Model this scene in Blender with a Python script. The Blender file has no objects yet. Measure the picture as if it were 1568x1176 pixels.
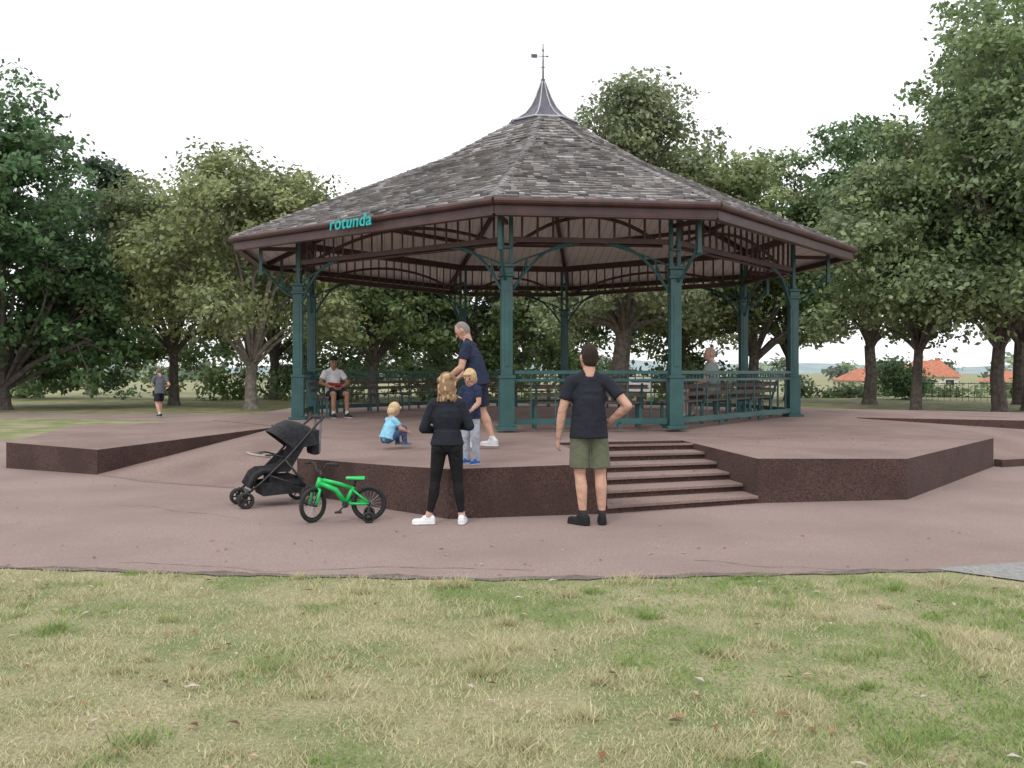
import bpy, math, random
import numpy as np
from mathutils import Vector, Matrix, geometry
R_ = math.radians
random.seed(7)
scene = bpy.context.scene
COL = scene.collection

# ------------------------------------------------------------------ materials
def new_mat(name):
    m = bpy.data.materials.new(name); m.use_nodes = True
    nt = m.node_tree; b = nt.nodes['Principled BSDF']
    return m, nt, b
def noise_mat(name, c1, c2, scale=5, rough=.8, bump=.2, bscale=None, detail=6, c3=None, s3=1.0, metallic=0.0, bdist=.01, lo=.35, hi=.65):
    m, nt, b = new_mat(name); N = nt.nodes; L = nt.links
    tc = N.new('ShaderNodeTexCoord')
    n = N.new('ShaderNodeTexNoise'); n.inputs['Scale'].default_value = scale; n.inputs['Detail'].default_value = detail
    n.inputs['Roughness'].default_value = .65
    L.new(tc.outputs['Object'], n.inputs['Vector'])
    r = N.new('ShaderNodeValToRGB'); r.color_ramp.elements[0].position = lo; r.color_ramp.elements[1].position = hi
    r.color_ramp.elements[0].color = (*c1, 1); r.color_ramp.elements[1].color = (*c2, 1)
    L.new(n.outputs['Fac'], r.inputs['Fac'])
    out = r.outputs['Color']
    if c3:
        n2 = N.new('ShaderNodeTexNoise'); n2.inputs['Scale'].default_value = s3; n2.inputs['Detail'].default_value = 5
        L.new(tc.outputs['Object'], n2.inputs['Vector'])
        r2 = N.new('ShaderNodeValToRGB'); r2.color_ramp.elements[0].position = .42; r2.color_ramp.elements[1].position = .66
        L.new(n2.outputs['Fac'], r2.inputs['Fac'])
        mx = N.new('ShaderNodeMixRGB'); mx.inputs['Color2'].default_value = (*c3, 1)
        ml = N.new('ShaderNodeMath'); ml.operation='MULTIPLY'; ml.inputs[1].default_value=.7
        L.new(r2.outputs['Color'], ml.inputs[0]); L.new(ml.outputs[0], mx.inputs['Fac']); L.new(out, mx.inputs['Color1']); out = mx.outputs['Color']
    L.new(out, b.inputs['Base Color'])
    b.inputs['Roughness'].default_value = rough; b.inputs['Metallic'].default_value = metallic
    if bump:
        n3 = N.new('ShaderNodeTexNoise'); n3.inputs['Scale'].default_value = bscale or scale*6; n3.inputs['Detail'].default_value = 4
        L.new(tc.outputs['Object'], n3.inputs['Vector'])
        bp = N.new('ShaderNodeBump'); bp.inputs['Strength'].default_value = bump; bp.inputs['Distance'].default_value = bdist
        L.new(n3.outputs['Fac'], bp.inputs['Height']); L.new(bp.outputs['Normal'], b.inputs['Normal'])
    return m
def attr_mat(name, rough=.85, bump=.0, bscale=10, trans=0, spec=.3, mult=0.0, mscale=8, bd=.03):
    m, nt, b = new_mat(name); N = nt.nodes; L = nt.links
    a = N.new('ShaderNodeAttribute'); a.attribute_name = 'col'
    tc = N.new('ShaderNodeTexCoord')
    out = a.outputs['Color']
    if mult:
        n = N.new('ShaderNodeTexNoise'); n.inputs['Scale'].default_value = mscale; n.inputs['Detail'].default_value = 5
        L.new(tc.outputs['Object'], n.inputs['Vector'])
        mr = N.new('ShaderNodeMapRange'); mr.inputs[1].default_value = .3; mr.inputs[2].default_value = .7
        mr.inputs[3].default_value = 1-mult; mr.inputs[4].default_value = 1+mult
        L.new(n.outputs['Fac'], mr.inputs[0])
        vm = N.new('ShaderNodeVectorMath'); vm.operation = 'SCALE'
        L.new(out, vm.inputs[0]); L.new(mr.outputs[0], vm.inputs['Scale']); out = vm.outputs[0]
    L.new(out, b.inputs['Base Color']); b.inputs['Roughness'].default_value = rough
    b.inputs['Specular IOR Level'].default_value = spec
    if bump:
        n3 = N.new('ShaderNodeTexNoise'); n3.inputs['Scale'].default_value = bscale; n3.inputs['Detail'].default_value = 3
        n3.inputs['Distortion'].default_value = .6
        L.new(tc.outputs['Object'], n3.inputs['Vector'])
        bp = N.new('ShaderNodeBump'); bp.inputs['Strength'].default_value = bump; bp.inputs['Distance'].default_value = bd
        L.new(n3.outputs['Fac'], bp.inputs['Height']); L.new(bp.outputs['Normal'], b.inputs['Normal'])
    if trans:
        t = N.new('ShaderNodeBsdfTranslucent'); L.new(out, t.inputs['Color'])
        mx = N.new('ShaderNodeMixShader'); mx.inputs[0].default_value = trans
        L.new(b.outputs[0], mx.inputs[1]); L.new(t.outputs[0], mx.inputs[2])
        L.new(mx.outputs[0], N['Material Output'].inputs['Surface'])
    return m

M_leaf = attr_mat('leaf', rough=.5, trans=.40, spec=.5)
M_bark = noise_mat('bark', (.055,.045,.040), (.17,.14,.12), scale=6, bump=.6, bscale=25, bdist=.03)
M_blade = attr_mat('grass_blades', rough=.8, trans=.3)
M_shingle = attr_mat('shingle_wood', rough=.85, bump=.25, bscale=30, mult=.25, mscale=.8, spec=.4)
M_person = attr_mat('person_cloth_skin', rough=.85, bump=.7, bscale=7, mult=.12, mscale=14, bd=.05)
M_brown = noise_mat('brown_paint', (.048,.022,.020), (.085,.040,.036), scale=3, rough=.45, bump=.05)
M_teal = noise_mat('teal_paint', (.018,.070,.070), (.032,.105,.103), scale=2.5, rough=.4, bump=.05)
M_path = noise_mat('path_asphalt', (.215,.150,.130), (.415,.315,.285), scale=70, rough=.95, bump=.9, bscale=150, c3=(.235,.172,.154), s3=.6, bdist=.012, lo=.3, hi=.7)
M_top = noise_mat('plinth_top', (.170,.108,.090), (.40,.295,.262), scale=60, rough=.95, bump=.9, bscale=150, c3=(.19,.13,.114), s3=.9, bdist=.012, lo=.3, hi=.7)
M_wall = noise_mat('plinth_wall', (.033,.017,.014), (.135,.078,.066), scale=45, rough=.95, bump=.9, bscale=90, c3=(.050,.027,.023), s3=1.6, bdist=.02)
M_edge = noise_mat('path_edge', (.10,.075,.065), (.19,.145,.13), scale=12, rough=.95)
M_grey = noise_mat('grey_concrete', (.19,.19,.19), (.32,.315,.30), scale=30, rough=.95, bump=.4, bscale=120)
M_black = noise_mat('black_plastic', (.010,.010,.011), (.022,.022,.024), scale=15, rough=.5, bump=.05)
M_fabric = noise_mat('black_fabric', (.012,.012,.014), (.030,.030,.034), scale=20, rough=.95, bump=.6, bscale=10, bdist=.04)
M_rubber = noise_mat('rubber', (.012,.012,.012), (.03,.03,.03), scale=30, rough=.85, bump=.2)
M_metal = noise_mat('metal', (.35,.35,.36), (.5,.5,.52), scale=10, rough=.35, bump=0, metallic=.9)
M_green = noise_mat('green_bike_paint', (.006,.42,.08), (.010,.52,.11), scale=5, rough=.3, bump=0)
M_teal2 = noise_mat('sign_teal', (.01,.36,.36), (.015,.44,.43), scale=5, rough=.4, bump=0)
M_white = noise_mat('white_paint', (.7,.7,.68), (.8,.8,.78), scale=6, rough=.6, bump=.05)
M_bench = noise_mat('bench_wood', (.075,.055,.048), (.14,.11,.095), scale=12, rough=.8, bump=.3)
M_lead = noise_mat('lead_flashing', (.07,.065,.08), (.13,.12,.14), scale=5, rough=.5, bump=.1)
M_litter = attr_mat('litter', rough=.9)
M_roofred = noise_mat('roof_tile_red', (.36,.12,.07), (.50,.20,.12), scale=3, rough=.8, bump=.3)
M_house = noise_mat('house_wall', (.55,.50,.42), (.68,.63,.55), scale=2, rough=.85, bump=.1)
M_glass = noise_mat('window_glass', (.03,.04,.05), (.06,.07,.09), scale=1, rough=.1, bump=0)
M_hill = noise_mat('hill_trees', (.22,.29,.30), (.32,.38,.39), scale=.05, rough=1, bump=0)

def ceil_mat():
    m, nt, b = new_mat('ceiling_boards'); N=nt.nodes; L=nt.links
    tc=N.new('ShaderNodeTexCoord'); w=N.new('ShaderNodeTexWave'); w.inputs['Scale'].default_value=1.6; w.bands_direction='X'
    L.new(tc.outputs['Object'], w.inputs['Vector'])
    r=N.new('ShaderNodeValToRGB'); r.color_ramp.elements[0].position=.0; r.color_ramp.elements[0].color=(.64,.60,.59,1)
    r.color_ramp.elements[1].position=.12; r.color_ramp.elements[1].color=(.84,.80,.79,1)
    L.new(w.outputs['Fac'], r.inputs['Fac']); L.new(r.outputs['Color'], b.inputs['Base Color']); b.inputs['Roughness'].default_value=.7
    return m
M_ceil = ceil_mat()

def grass_ground():
    m, nt, b = new_mat('grass_ground'); N=nt.nodes; L=nt.links
    tc=N.new('ShaderNodeTexCoord')
    def ns(scale, detail=8, rough=.65):
        n=N.new('ShaderNodeTexNoise'); n.inputs['Scale'].default_value=scale; n.inputs['Detail'].default_value=detail; n.inputs['Roughness'].default_value=rough
        L.new(tc.outputs['Object'], n.inputs['Vector']); return n
    a=ns(.9); r=N.new('ShaderNodeValToRGB'); r.color_ramp.elements[0].position=.40; r.color_ramp.elements[1].position=.60
    r.color_ramp.elements[0].color=(.18,.22,.08,1); r.color_ramp.elements[1].color=(.37,.33,.20,1)
    L.new(a.outputs['Fac'], r.inputs['Fac'])
    c=ns(45,4); r2=N.new('ShaderNodeValToRGB'); r2.color_ramp.elements[0].position=.3; r2.color_ramp.elements[1].position=.7
    r2.color_ramp.elements[0].color=(.55,.55,.55,1); r2.color_ramp.elements[1].color=(1.2,1.2,1.15,1)
    L.new(c.outputs['Fac'], r2.inputs['Fac'])
    mx=N.new('ShaderNodeMixRGB'); mx.blend_type='MULTIPLY'; mx.inputs['Fac'].default_value=1
    L.new(r.outputs['Color'], mx.inputs['Color1']); L.new(r2.outputs['Color'], mx.inputs['Color2'])
    L.new(mx.outputs['Color'], b.inputs['Base Color']); b.inputs['Roughness'].default_value=.95
    bp=N.new('ShaderNodeBump'); bp.inputs['Strength'].default_value=.7; bp.inputs['Distance'].default_value=.02
    L.new(c.outputs['Fac'], bp.inputs['Height']); L.new(bp.outputs['Normal'], b.inputs['Normal'])
    return m
M_ground = grass_ground()

# ------------------------------------------------------------------ mesh helpers
def link(o, parent=None):
    COL.objects.link(o)
    if parent: o.parent = parent
    return o
def empty(name, loc=(0,0,0), rz=0):
    e = bpy.data.objects.new(name, None); e.location = loc; e.rotation_euler = (0,0,rz); e.empty_display_size=.2
    return link(e)
class MB:
    def __init__(s): s.v=[]; s.f=[]; s.c=[]; s.col=None; s.m=[]; s.mi=0
    def add(s, vs, fs):
        o=len(s.v); s.v += [tuple(p) for p in vs]
        for f in fs:
            s.f.append(tuple(i+o for i in f)); s.c.append(s.col); s.m.append(s.mi)
    def beam(s, p0, p1, w, h, up=(0,0,1)):
        p0=Vector(p0); p1=Vector(p1); d=(p1-p0).normalized(); up=Vector(up)
        if abs(d.dot(up))>.98: up=Vector((0,1,0)) if abs(d.y)<.9 else Vector((1,0,0))
        x=d.cross(up).normalized(); z=x.cross(d)
        vs=[]
        for p in (p0,p1):
            for a,b in ((-1,-1),(1,-1),(1,1),(-1,1)): vs.append(p+x*(a*w/2)+z*(b*h/2))
        s.add(vs, [(0,1,2,3),(7,6,5,4),(0,4,5,1),(1,5,6,2),(2,6,7,3),(3,7,4,0)])
    def box(s, c, sz, rz=0):
        c=Vector(c); ca,sa=math.cos(rz),math.sin(rz)
        d=Vector((ca,sa,0))*sz[0]/2
        s.beam(c-d, c+d, sz[1], sz[2])
    def tube(s, pts, r, n=8, closed=False):
        pts=[Vector(p) for p in pts]; k=len(pts)
        rr = r if hasattr(r,'__len__') else [r]*k
        prev=None; vs=[]
        for i,p in enumerate(pts):
            if closed: d=(pts[(i+1)%k]-pts[i-1])
            else: d=(pts[min(i+1,k-1)]-pts[max(i-1,0)])
            d.normalize()
            if prev is None:
                a=Vector((0,0,1)) if abs(d.z)<.9 else Vector((1,0,0)); u=d.cross(a).normalized()
            else:
                u=(prev-d*prev.dot(d)); u.normalize()
            prev=u; w=d.cross(u)
            for j in range(n):
                t=2*math.pi*j/n; vs.append(p+(u*math.cos(t)+w*math.sin(t))*rr[i])
        fs=[]
        for i in range(k if closed else k-1):
            for j in range(n):
                a=i*n+j; b=i*n+(j+1)%n; c=((i+1)%k)*n+(j+1)%n; e=((i+1)%k)*n+j
                fs.append((a,b,c,e))
        if not closed:
            fs.append(tuple(range(n))[::-1]); fs.append(tuple((k-1)*n+j for j in range(n)))
        s.add(vs,fs)
    def wheel(s, c, axis, R, r, n=28, m=8):
        c=Vector(c); axis=Vector(axis).normalized(); a=Vector((0,0,1)); u=axis.cross(a).normalized(); w=axis.cross(u)
        s.tube([c+(u*math.cos(2*math.pi*i/n)+w*math.sin(2*math.pi*i/n))*R for i in range(n)], r, m, closed=True)
    def spokes(s, c, axis, R, r, n=12):
        c=Vector(c); axis=Vector(axis).normalized(); a=Vector((0,0,1)); u=axis.cross(a).normalized(); w=axis.cross(u)
        for i in range(n):
            t=2*math.pi*i/n
            s.tube([c+axis*(.012 if i%2 else -.012), c+(u*math.cos(t)+w*math.sin(t))*R], r, 4)
    def obj(s, name, mats, parent=None, smooth=False, bevel=0):
        me=bpy.data.meshes.new(name); me.from_pydata(s.v,[],s.f)
        if not isinstance(mats,(list,tuple)): mats=[mats]
        for m in mats: me.materials.append(m)
        me.polygons.foreach_set('material_index', s.m)
        if smooth: me.polygons.foreach_set('use_smooth',[True]*len(s.f))
        if s.c and s.c[0] is not None:
            at=me.attributes.new('col','FLOAT_COLOR','CORNER'); arr=[]
            for p,c in zip(me.polygons,s.c): arr += [c[0],c[1],c[2],1]*p.loop_total
            at.data.foreach_set('color',arr)
        me.update(); o=bpy.data.objects.new(name,me); link(o,parent)
        if bevel:
            b=o.modifiers.new('b','BEVEL'); b.width=bevel; b.segments=2; b.limit_method='ANGLE'
        return o
def arc(p0,p1,sag,n=10,up=(0,0,1)):
    p0=Vector(p0);p1=Vector(p1);u=Vector(up)
    return [p0.lerp(p1,i/n)+u*sag*4*(i/n)*(1-i/n) for i in range(n+1)]
def polytop(mb, poly, mi_top=0, mi_wall=1, zb=-.2, walls=True):
    tri=geometry.tessellate_polygon([[Vector((p[0],p[1],0)) for p in poly]])
    mb.mi=mi_top
    fs=[]
    for t in tri:
        a,b,c=[Vector((poly[i][0],poly[i][1],0)) for i in t]
        fs.append(t if (b-a).cross(c-a).z>0 else (t[0],t[2],t[1]))
    mb.add(poly, fs)
    if walls:
        mb.mi=mi_wall
        n=len(poly)
        area=sum(poly[i][0]*poly[(i+1)%n][1]-poly[(i+1)%n][0]*poly[i][1] for i in range(n))
        for i in range(n):
            p=poly[i];q=poly[(i+1)%n]
            f=(0,1,2,3) if area>0 else (3,2,1,0)
            mb.add([(p[0],p[1],zb),(q[0],q[1],zb),q,p],[f])

# ------------------------------------------------------------------ ground
mb=MB(); mb.add([(-900,-60,0),(900,-60,0),(900,1500,0),(-900,1500,0)],[(0,1,2,3)]); mb.obj('ground', M_ground)
front=[(-30,10.6),(-12,8.55),(-8,7.75),(-4.05,7.22),(-2,6.95),(0,6.80),(2.1,6.98),(3.35,7.12),(5,6.75),(9,5.4),(14,4.6),(30,4)]
mb=MB(); polytop(mb,[(x,y,.004) for x,y in front]+[(x,y,.004) for x,y in [(30,30),(20,32),(6,33),(-13,34),(-40,36),(-40,32.5),(-16,31),(-11,29),(-9.8,26.5),(-9.8,23),(-11.5,20.8),(-30,19)]],walls=False)
mb.obj('footpath', M_path)
mb=MB()
for i in range(len(front)-1):
    (x0,y0),(x1,y1)=front[i],front[i+1]
    n=max(2,int((x1-x0)/.08))
    for k in range(n):
        a=k/n;b=(k+1)/n
        def w(xx): return .045+.035*math.sin(xx*5.1)+.02*math.sin(xx*13.7+1)+.012*math.sin(xx*41)
        def lo(xx): return -.02+.02*math.sin(xx*9.3)+.015*math.sin(xx*27+2)
        xa,ya=x0+(x1-x0)*a,y0+(y1-y0)*a; xb,yb=x0+(x1-x0)*b,y0+(y1-y0)*b
        mb.add([(xa,ya+lo(xa),.008),(xb,yb+lo(xb),.008),(xb,yb+.03+w(xb),.008),(xa,ya+.03+w(xa),.008)],[(0,1,2,3)])
rc=random.Random(12)
def crack(p,ang,L):
    pts=[p]; 
    for k in range(int(L/.12)):
        ang+=rc.uniform(-.35,.35); q=(pts[-1][0]+math.cos(ang)*.12,pts[-1][1]+math.sin(ang)*.12); pts.append(q)
    for a,b in zip(pts,pts[1:]):
        w=rc.uniform(.002,.006); mb.add([(a[0],a[1]-w,.0085),(b[0],b[1]-w,.0085),(b[0],b[1]+w,.0085),(a[0],a[1]+w,.0085)],[(0,1,2,3)])
crack((-4.6,10.6),-.25,2.2); crack((-3.2,7.4),.05,3.5); crack((1.5,7.5),.1,2.6); crack((-6.5,8.6),-.1,2.5)
mb.obj('path_edging_and_cracks', M_edge)
mb=MB(); polytop(mb,[(3.3,7.17,.012),(4.0,6.55,.012),(8,5.2,.012),(14,4.2,.012),(14,6.2,.012),(8,6.9,.012),(4.6,7.55,.012)],walls=False)
mb.obj('concrete_path', M_grey)

# plinth
mb=MB()
STB=[Vector((1.04,10.0,0)),Vector((2.9,10.8,0))]; STT=[Vector((.62,13.0,0)),Vector((2.5,13.4,0))]
plat=[(-2.75,11.7,.45),(-1.43,10.34,.5),(-.67,9.63,.53),(1.04,10.0,.55),(.62,13.0,.55),(2.5,13.4,.55),(2.9,10.8,.53),(4.8,11.1,.50),(7.9,15.0,.47),(7.3,18.2,.53),(7.6,20.3,.55),(7.6,26,.55),(4,28.5,.55),(-3,28.5,.55),(-6.2,26,.55),(-6.2,19,.55),(-4.4,17.3,.53),(-3.2,14.5,.53)]
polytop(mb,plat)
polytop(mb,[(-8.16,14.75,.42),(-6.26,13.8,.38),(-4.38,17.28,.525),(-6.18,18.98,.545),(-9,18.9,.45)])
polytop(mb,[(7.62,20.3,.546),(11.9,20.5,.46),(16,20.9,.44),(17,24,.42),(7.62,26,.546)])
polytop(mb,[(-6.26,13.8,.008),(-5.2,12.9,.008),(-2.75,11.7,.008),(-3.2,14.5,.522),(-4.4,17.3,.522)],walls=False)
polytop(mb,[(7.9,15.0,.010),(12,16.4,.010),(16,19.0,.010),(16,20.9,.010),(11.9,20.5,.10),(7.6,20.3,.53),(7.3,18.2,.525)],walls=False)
mb.mi=1; mb.beam((7.95,14.95,.05),(12.5,16.9,.05),.16,.14); mb.mi=0; mb.beam((7.95,14.95,.123),(12.5,16.9,.123),.14,.008)
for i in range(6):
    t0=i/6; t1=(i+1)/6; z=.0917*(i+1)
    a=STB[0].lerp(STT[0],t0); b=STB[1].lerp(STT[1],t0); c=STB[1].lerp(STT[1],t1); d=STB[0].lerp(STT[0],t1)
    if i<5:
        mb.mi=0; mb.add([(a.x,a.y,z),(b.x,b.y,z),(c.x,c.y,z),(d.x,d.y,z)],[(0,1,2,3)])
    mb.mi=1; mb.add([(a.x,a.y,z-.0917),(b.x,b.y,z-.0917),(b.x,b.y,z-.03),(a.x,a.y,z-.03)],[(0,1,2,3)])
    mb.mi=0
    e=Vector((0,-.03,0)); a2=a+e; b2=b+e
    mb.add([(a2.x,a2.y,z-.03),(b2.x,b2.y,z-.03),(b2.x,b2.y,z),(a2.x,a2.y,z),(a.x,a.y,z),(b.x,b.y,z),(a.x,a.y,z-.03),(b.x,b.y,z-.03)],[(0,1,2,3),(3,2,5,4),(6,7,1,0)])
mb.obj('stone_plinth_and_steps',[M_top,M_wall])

# ------------------------------------------------------------------ rotunda
FZ=.55
rot=empty('rotunda_bandstand',(.73,21.5,0),R_(7))
def octv(q,h=None):
    h=q*.2747 if h is None else h
    return [(-h,-q),(h,-q),(q,-h),(q,h),(h,q),(-h,q),(-q,h),(-q,-h)]
PO=octv(5.48,1.505); EA=octv(6.67,1.83)
def v3(p,z): return Vector((p[0],p[1],z))
mb=MB()
for (x,y) in PO:
    rz=0
    mb.box((x,y,FZ+.03),(.36,.36,.06),rz); mb.box((x,y,FZ+.48),(.255,.255,.84),rz); mb.box((x,y,FZ+.92),(.29,.29,.05),rz)
    mb.box((x,y,FZ+1.80),(.195,.195,1.71),rz)
    for sx,sy in ((1,0),(-1,0),(0,1),(0,-1)):
        mb.box((x+sx*.101,y+sy*.101,FZ+1.75),(.09 if sx==0 else .012,.09 if sy==0 else .012,1.3),rz)
    mb.box((x,y,FZ+2.68),(.27,.27,.05),rz); mb.box((x,y,FZ+2.76),(.22,.22,.11),rz); mb.box((x,y,FZ+2.845),(.29,.29,.05),rz)
    d=Vector((-y,x,0)).normalized()*.08
    for sg in (-1,1):
        mb.beam((x+d.x*sg,y+d.y*sg,FZ+2.87),(x+d.x*sg,y+d.y*sg,4.62),.07,.07)
    mb.box((x,y,3.72),(.18,.18,.04))
mb.obj('posts',M_teal,rot,bevel=.006)
fb=MB(); br=MB(); bow=MB(); rail=MB(); bench=MB()
for i in range(8):
    a=PO[i]; b=PO[(i+1)%8]; A=v3(a,0); B=v3(b,0); d=(B-A); L=d.length; d.normalize(); nrm=Vector((d.y,-d.x,0))
    def P(t,z,o=0): return A+d*t+nrm*o+Vector((0,0,z))
    fb.beam(P(.0,4.60),P(L,4.60),.10,.16)
    fb.beam(P(.10,3.86),P(L-.1,3.86),.07,.09)
    n=int(L/.27)
    for k in range(1,n): fb.beam(P(L*k/n,3.90),P(L*k/n,4.52),.035,.035)
    bow.tube(arc(P(.2,3.80,-.10),P(L-.2,3.80,-.10),.50,14),.035,6)
    bow.beam(P(.2,3.80,-.10),P(L-.2,3.80,-.10),.04,.05)
    for s0,sg in ((0,1),(L,-1)):
        pts=[P(s0+sg*(.12+1.05*u),FZ+2.45+.80*(1-(1-u)**2.1)) for u in [k/10 for k in range(11)]]
        br.tube(pts,.026,6)
        pts2=[P(s0+sg*(.12+1.2*u),FZ+2.88+.40*(u**.8)) for u in [k/10 for k in range(11)]]
        br.tube(pts2,.018,6)
        for k in range(1,10):
            br.tube([pts[k],pts2[min(10,k+(1 if k%2 else 0))]],.011,4)
    if i!=7:
        for z,w,h in ((1.0,.07,.06),(.86,.05,.045),(.14,.06,.10)): rail.beam(P(.14,FZ+z),P(L-.14,FZ+z),w,h)
        n=int(L/.42)
        for k in range(1,n): rail.beam(P(L*k/n,FZ+.18),P(L*k/n,FZ+.84),.02,.02)
        n2=int(L/.14)
        for k in range(1,n2): rail.beam(P(L*k/n2,FZ+.88),P(L*k/n2,FZ+.97),.018,.018)
        for k in (1,2): rail.box(P(L*k/3,FZ+.06),(.06,.06,.12))
        for o in (-.32,-.44,-.56): bench.beam(P(.45,FZ+.45,o),P(L-.45,FZ+.45,o),.095,.035)
        for z,o in ((.60,-.22),(.74,-.19)): bench.beam(P(.45,FZ+z,o),P(L-.45,FZ+z,o),.03,.075)
        nb=max(2,int(L/1.3))
        for k in range(nb+1):
            t=.55+(L-1.1)*k/nb
            rail.beam(P(t,FZ,-.3),P(t,FZ+.43,-.3),.05,.05); rail.beam(P(t,FZ,-.56),P(t,FZ+.43,-.56),.05,.05)
            rail.beam(P(t,FZ+.405,-.26),P(t,FZ+.405,-.6),.04,.04); rail.beam(P(t,FZ+.41,-.27),P(t,FZ+.8,-.16),.04,.03)
for i in range(8):
    p=Vector((*PO[i],0)); e=Vector((*EA[i],0)); q=p.lerp(e,.62)
    br.beam(q+Vector((0,0,3.62)),q+Vector((0,0,4.30)),.065,.065); br.beam(q+Vector((0,0,3.58)),q+Vector((0,0,3.62)),.09,.09)
    fb.beam(p+Vector((0,0,4.15)),q+Vector((0,0,4.12)),.06,.08)
    pts=[p.lerp(q,.1+.9*u)+Vector((0,0,FZ+2.6+.62*(u**1.5))) for u in [k/8 for k in range(9)]]
    br.tube(pts,.025,6)
fb.obj('frieze_and_beams',M_brown,rot); br.obj('brackets',M_teal,rot); bow.obj('bow_trusses',M_brown,rot,smooth=True)
rail.obj('railings',M_teal,rot); bench.obj('bench_seats',M_bench,rot)

# roof
prof=[(6.70,4.34),(2.3,6.34),(.62,7.38)]
rings=[[v3(p,z) for p in octv(q,q*.2747)] for q,z in prof]
mb=MB(); apex_off=Vector((0,0,-.13))
for k in range(2):
    for i in range(8):
        j=(i+1)%8
        mb.add([rings[k][i]+apex_off,rings[k][j]+apex_off,rings[k+1][j]+apex_off,rings[k+1][i]+apex_off],[(3,2,1,0)])
mb.obj('ceiling',M_ceil,rot)
mb=MB()
for k in range(2):
    for i in range(8):
        j=(i+1)%8
        o2=Vector((0,0,-.02)); mb.add([rings[k][i]+o2,rings[k][j]+o2,rings[k+1][j]+o2,rings[k+1][i]+o2],[(0,1,2,3)])
mb.obj('roof_deck',M_brown,rot)
mb=MB(); o3=Vector((0,0,-.18))
for i in range(8):
    j=(i+1)%8
    for k in range(2): mb.beam(rings[k][i].lerp(rings[k+1][i],.03 if k==0 else 0)+o3,rings[k+1][i]+o3,.09,.13)
    for t in (.5,.85):
        mb.beam(rings[0][i].lerp(rings[1][i],t)+o3,rings[0][j].lerp(rings[1][j],t)+o3,.06,.10)
mb.obj('rafters',M_brown,rot)
mb=MB()
for i in range(8):
    j=(i+1)%8
    a=v3(octv(6.72)[i],4.20);b=v3(octv(6.72)[j],4.20); mb.beam(a,b,.035,.22)
    a=v3(octv(6.79)[i],4.285);b=v3(octv(6.79)[j],4.285); mb.tube([a,b],.060,10)
    a=v3(octv(6.66)[i],4.08);b=v3(octv(6.66)[j],4.08); mb.beam(a,b,.14,.03)
mb.obj('fascia',M_brown,rot,smooth=False)
rng=random.Random(3)
mb=MB()
for k in range(2):
    for i in range(8):
        j=(i+1)%8; E0,E1,T0,T1=rings[k][i],rings[k][j],rings[k+1][i],rings[k+1][j]
        n=(E1-E0).cross(T0-E0).normalized(); slope=((T0+T1)/2-(E0+E1)/2).length
        rows=int(slope/.18); dn=((E0+E1)/2-(T0+T1)/2).normalized()
        for r in range(rows+1):
            t=min(r/rows,1)
            l=E0.lerp(T0,t); rr=E1.lerp(T1,t); W=(rr-l).length; dd=(rr-l).normalized() if W>.01 else Vector((1,0,0))
            x=-.02
            tone_row=rng.uniform(.93,1.07)
            while x<W:
                w=rng.uniform(.09,.24); x1=min(x+w-.010,W+.02)
                if x1-x<.03: break
                drop=rng.uniform(.0,.05)+(.05 if r==0 and k==0 else .0); th=rng.uniform(.034,.075); lift=rng.uniform(0,.014)
                b0=l+dd*x+dn*drop; b1=l+dd*x1+dn*(drop+rng.uniform(-.008,.008))
                up0=l+dd*x-dn*.27; up1=l+dd*x1-dn*.27
                c=rng.uniform(.68,1.35)*tone_row
                if rng.random()<.06: c*=.5
                g=(.205*c,.193*c,.193*c) if rng.random()<.75 else (.215*c,.190*c,.178*c)
                if rng.random()<.06: g=(.38,.37,.36)
                mb.col=g
                mb.add([b0+n*lift,b1+n*lift,b1+n*th,b0+n*th,up1+n*.008,up0+n*.008],[(0,1,2,3),(3,2,4,5),(1,4,2),(0,3,5)])
                x+=w
for i in range(8):
    for k in range(2):
        a,b=rings[k][i],rings[k+1][i]; Ln=(b-a).length; n=int(Ln/.19); d=(b-a).normalized()
        side=d.cross(Vector((0,0,1))).normalized()
        for r in range(n+1):
            p=a+d*(Ln*r/n); c=rng.uniform(.8,1.35); mb.col=(.21*c,.195*c,.195*c)
            up=Vector((0,0,1)); th=.075
            q0=p-d*.02; q1=p+d*.26
            mb.add([q0+side*.10+up*.02,q0+up*th,q0-side*.10+up*.02,q1+side*.09,q1+up*.045,q1-side*.09,q0+side*.10-up*.03,q0-side*.10-up*.03],[(0,1,4,3),(1,2,5,4),(6,7,2,1,0)])
mb.obj('roof_shingles',M_shingle,rot)
mb=MB()
cp=[(.76,7.28),(.74,7.37),(.62,7.44),(.43,7.58),(.28,7.77),(.17,8.00),(.10,8.20),(.055,8.32),(.03,8.38)]
for k in range(len(cp)-1):
    r0=[v3(p,cp[k][1]) for p in octv(cp[k][0],cp[k][0]*.414)]; r1=[v3(p,cp[k+1][1]) for p in octv(cp[k+1][0],cp[k+1][0]*.414)]
    for i in range(8): mb.add([r0[i],r0[(i+1)%8],r1[(i+1)%8],r1[i]],[(0,1,2,3)])
mb.obj('cupola',M_lead,rot)
mb=MB()
r0=[v3(p,7.37) for p in octv(.77,.77*.414)]
for i in range(8):
    mb.tube([r0[i],r0[(i+1)%8]],.022,6)
    mb.tube([v3(octv(q+.012,(q+.012)*.414)[i],z) for q,z in cp[1:]],.015,5)
mb.obj('cupola_trim',noise_mat('cupola_trim',(.35,.38,.42),(.5,.53,.56),rough=.5,bump=0),rot)
mb=MB()
mb.tube([(0,0,8.25),(0,0,9.28)],[.03,.012],6); mb.tube([(0,0,8.38),(0,0,8.44)],.05,8)
mb.tube([(-.05,0,8.72),(.05,0,8.72)],.012,5); mb.tube([(-.22,0,8.98),(.08,0,8.98)],.010,5)
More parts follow.
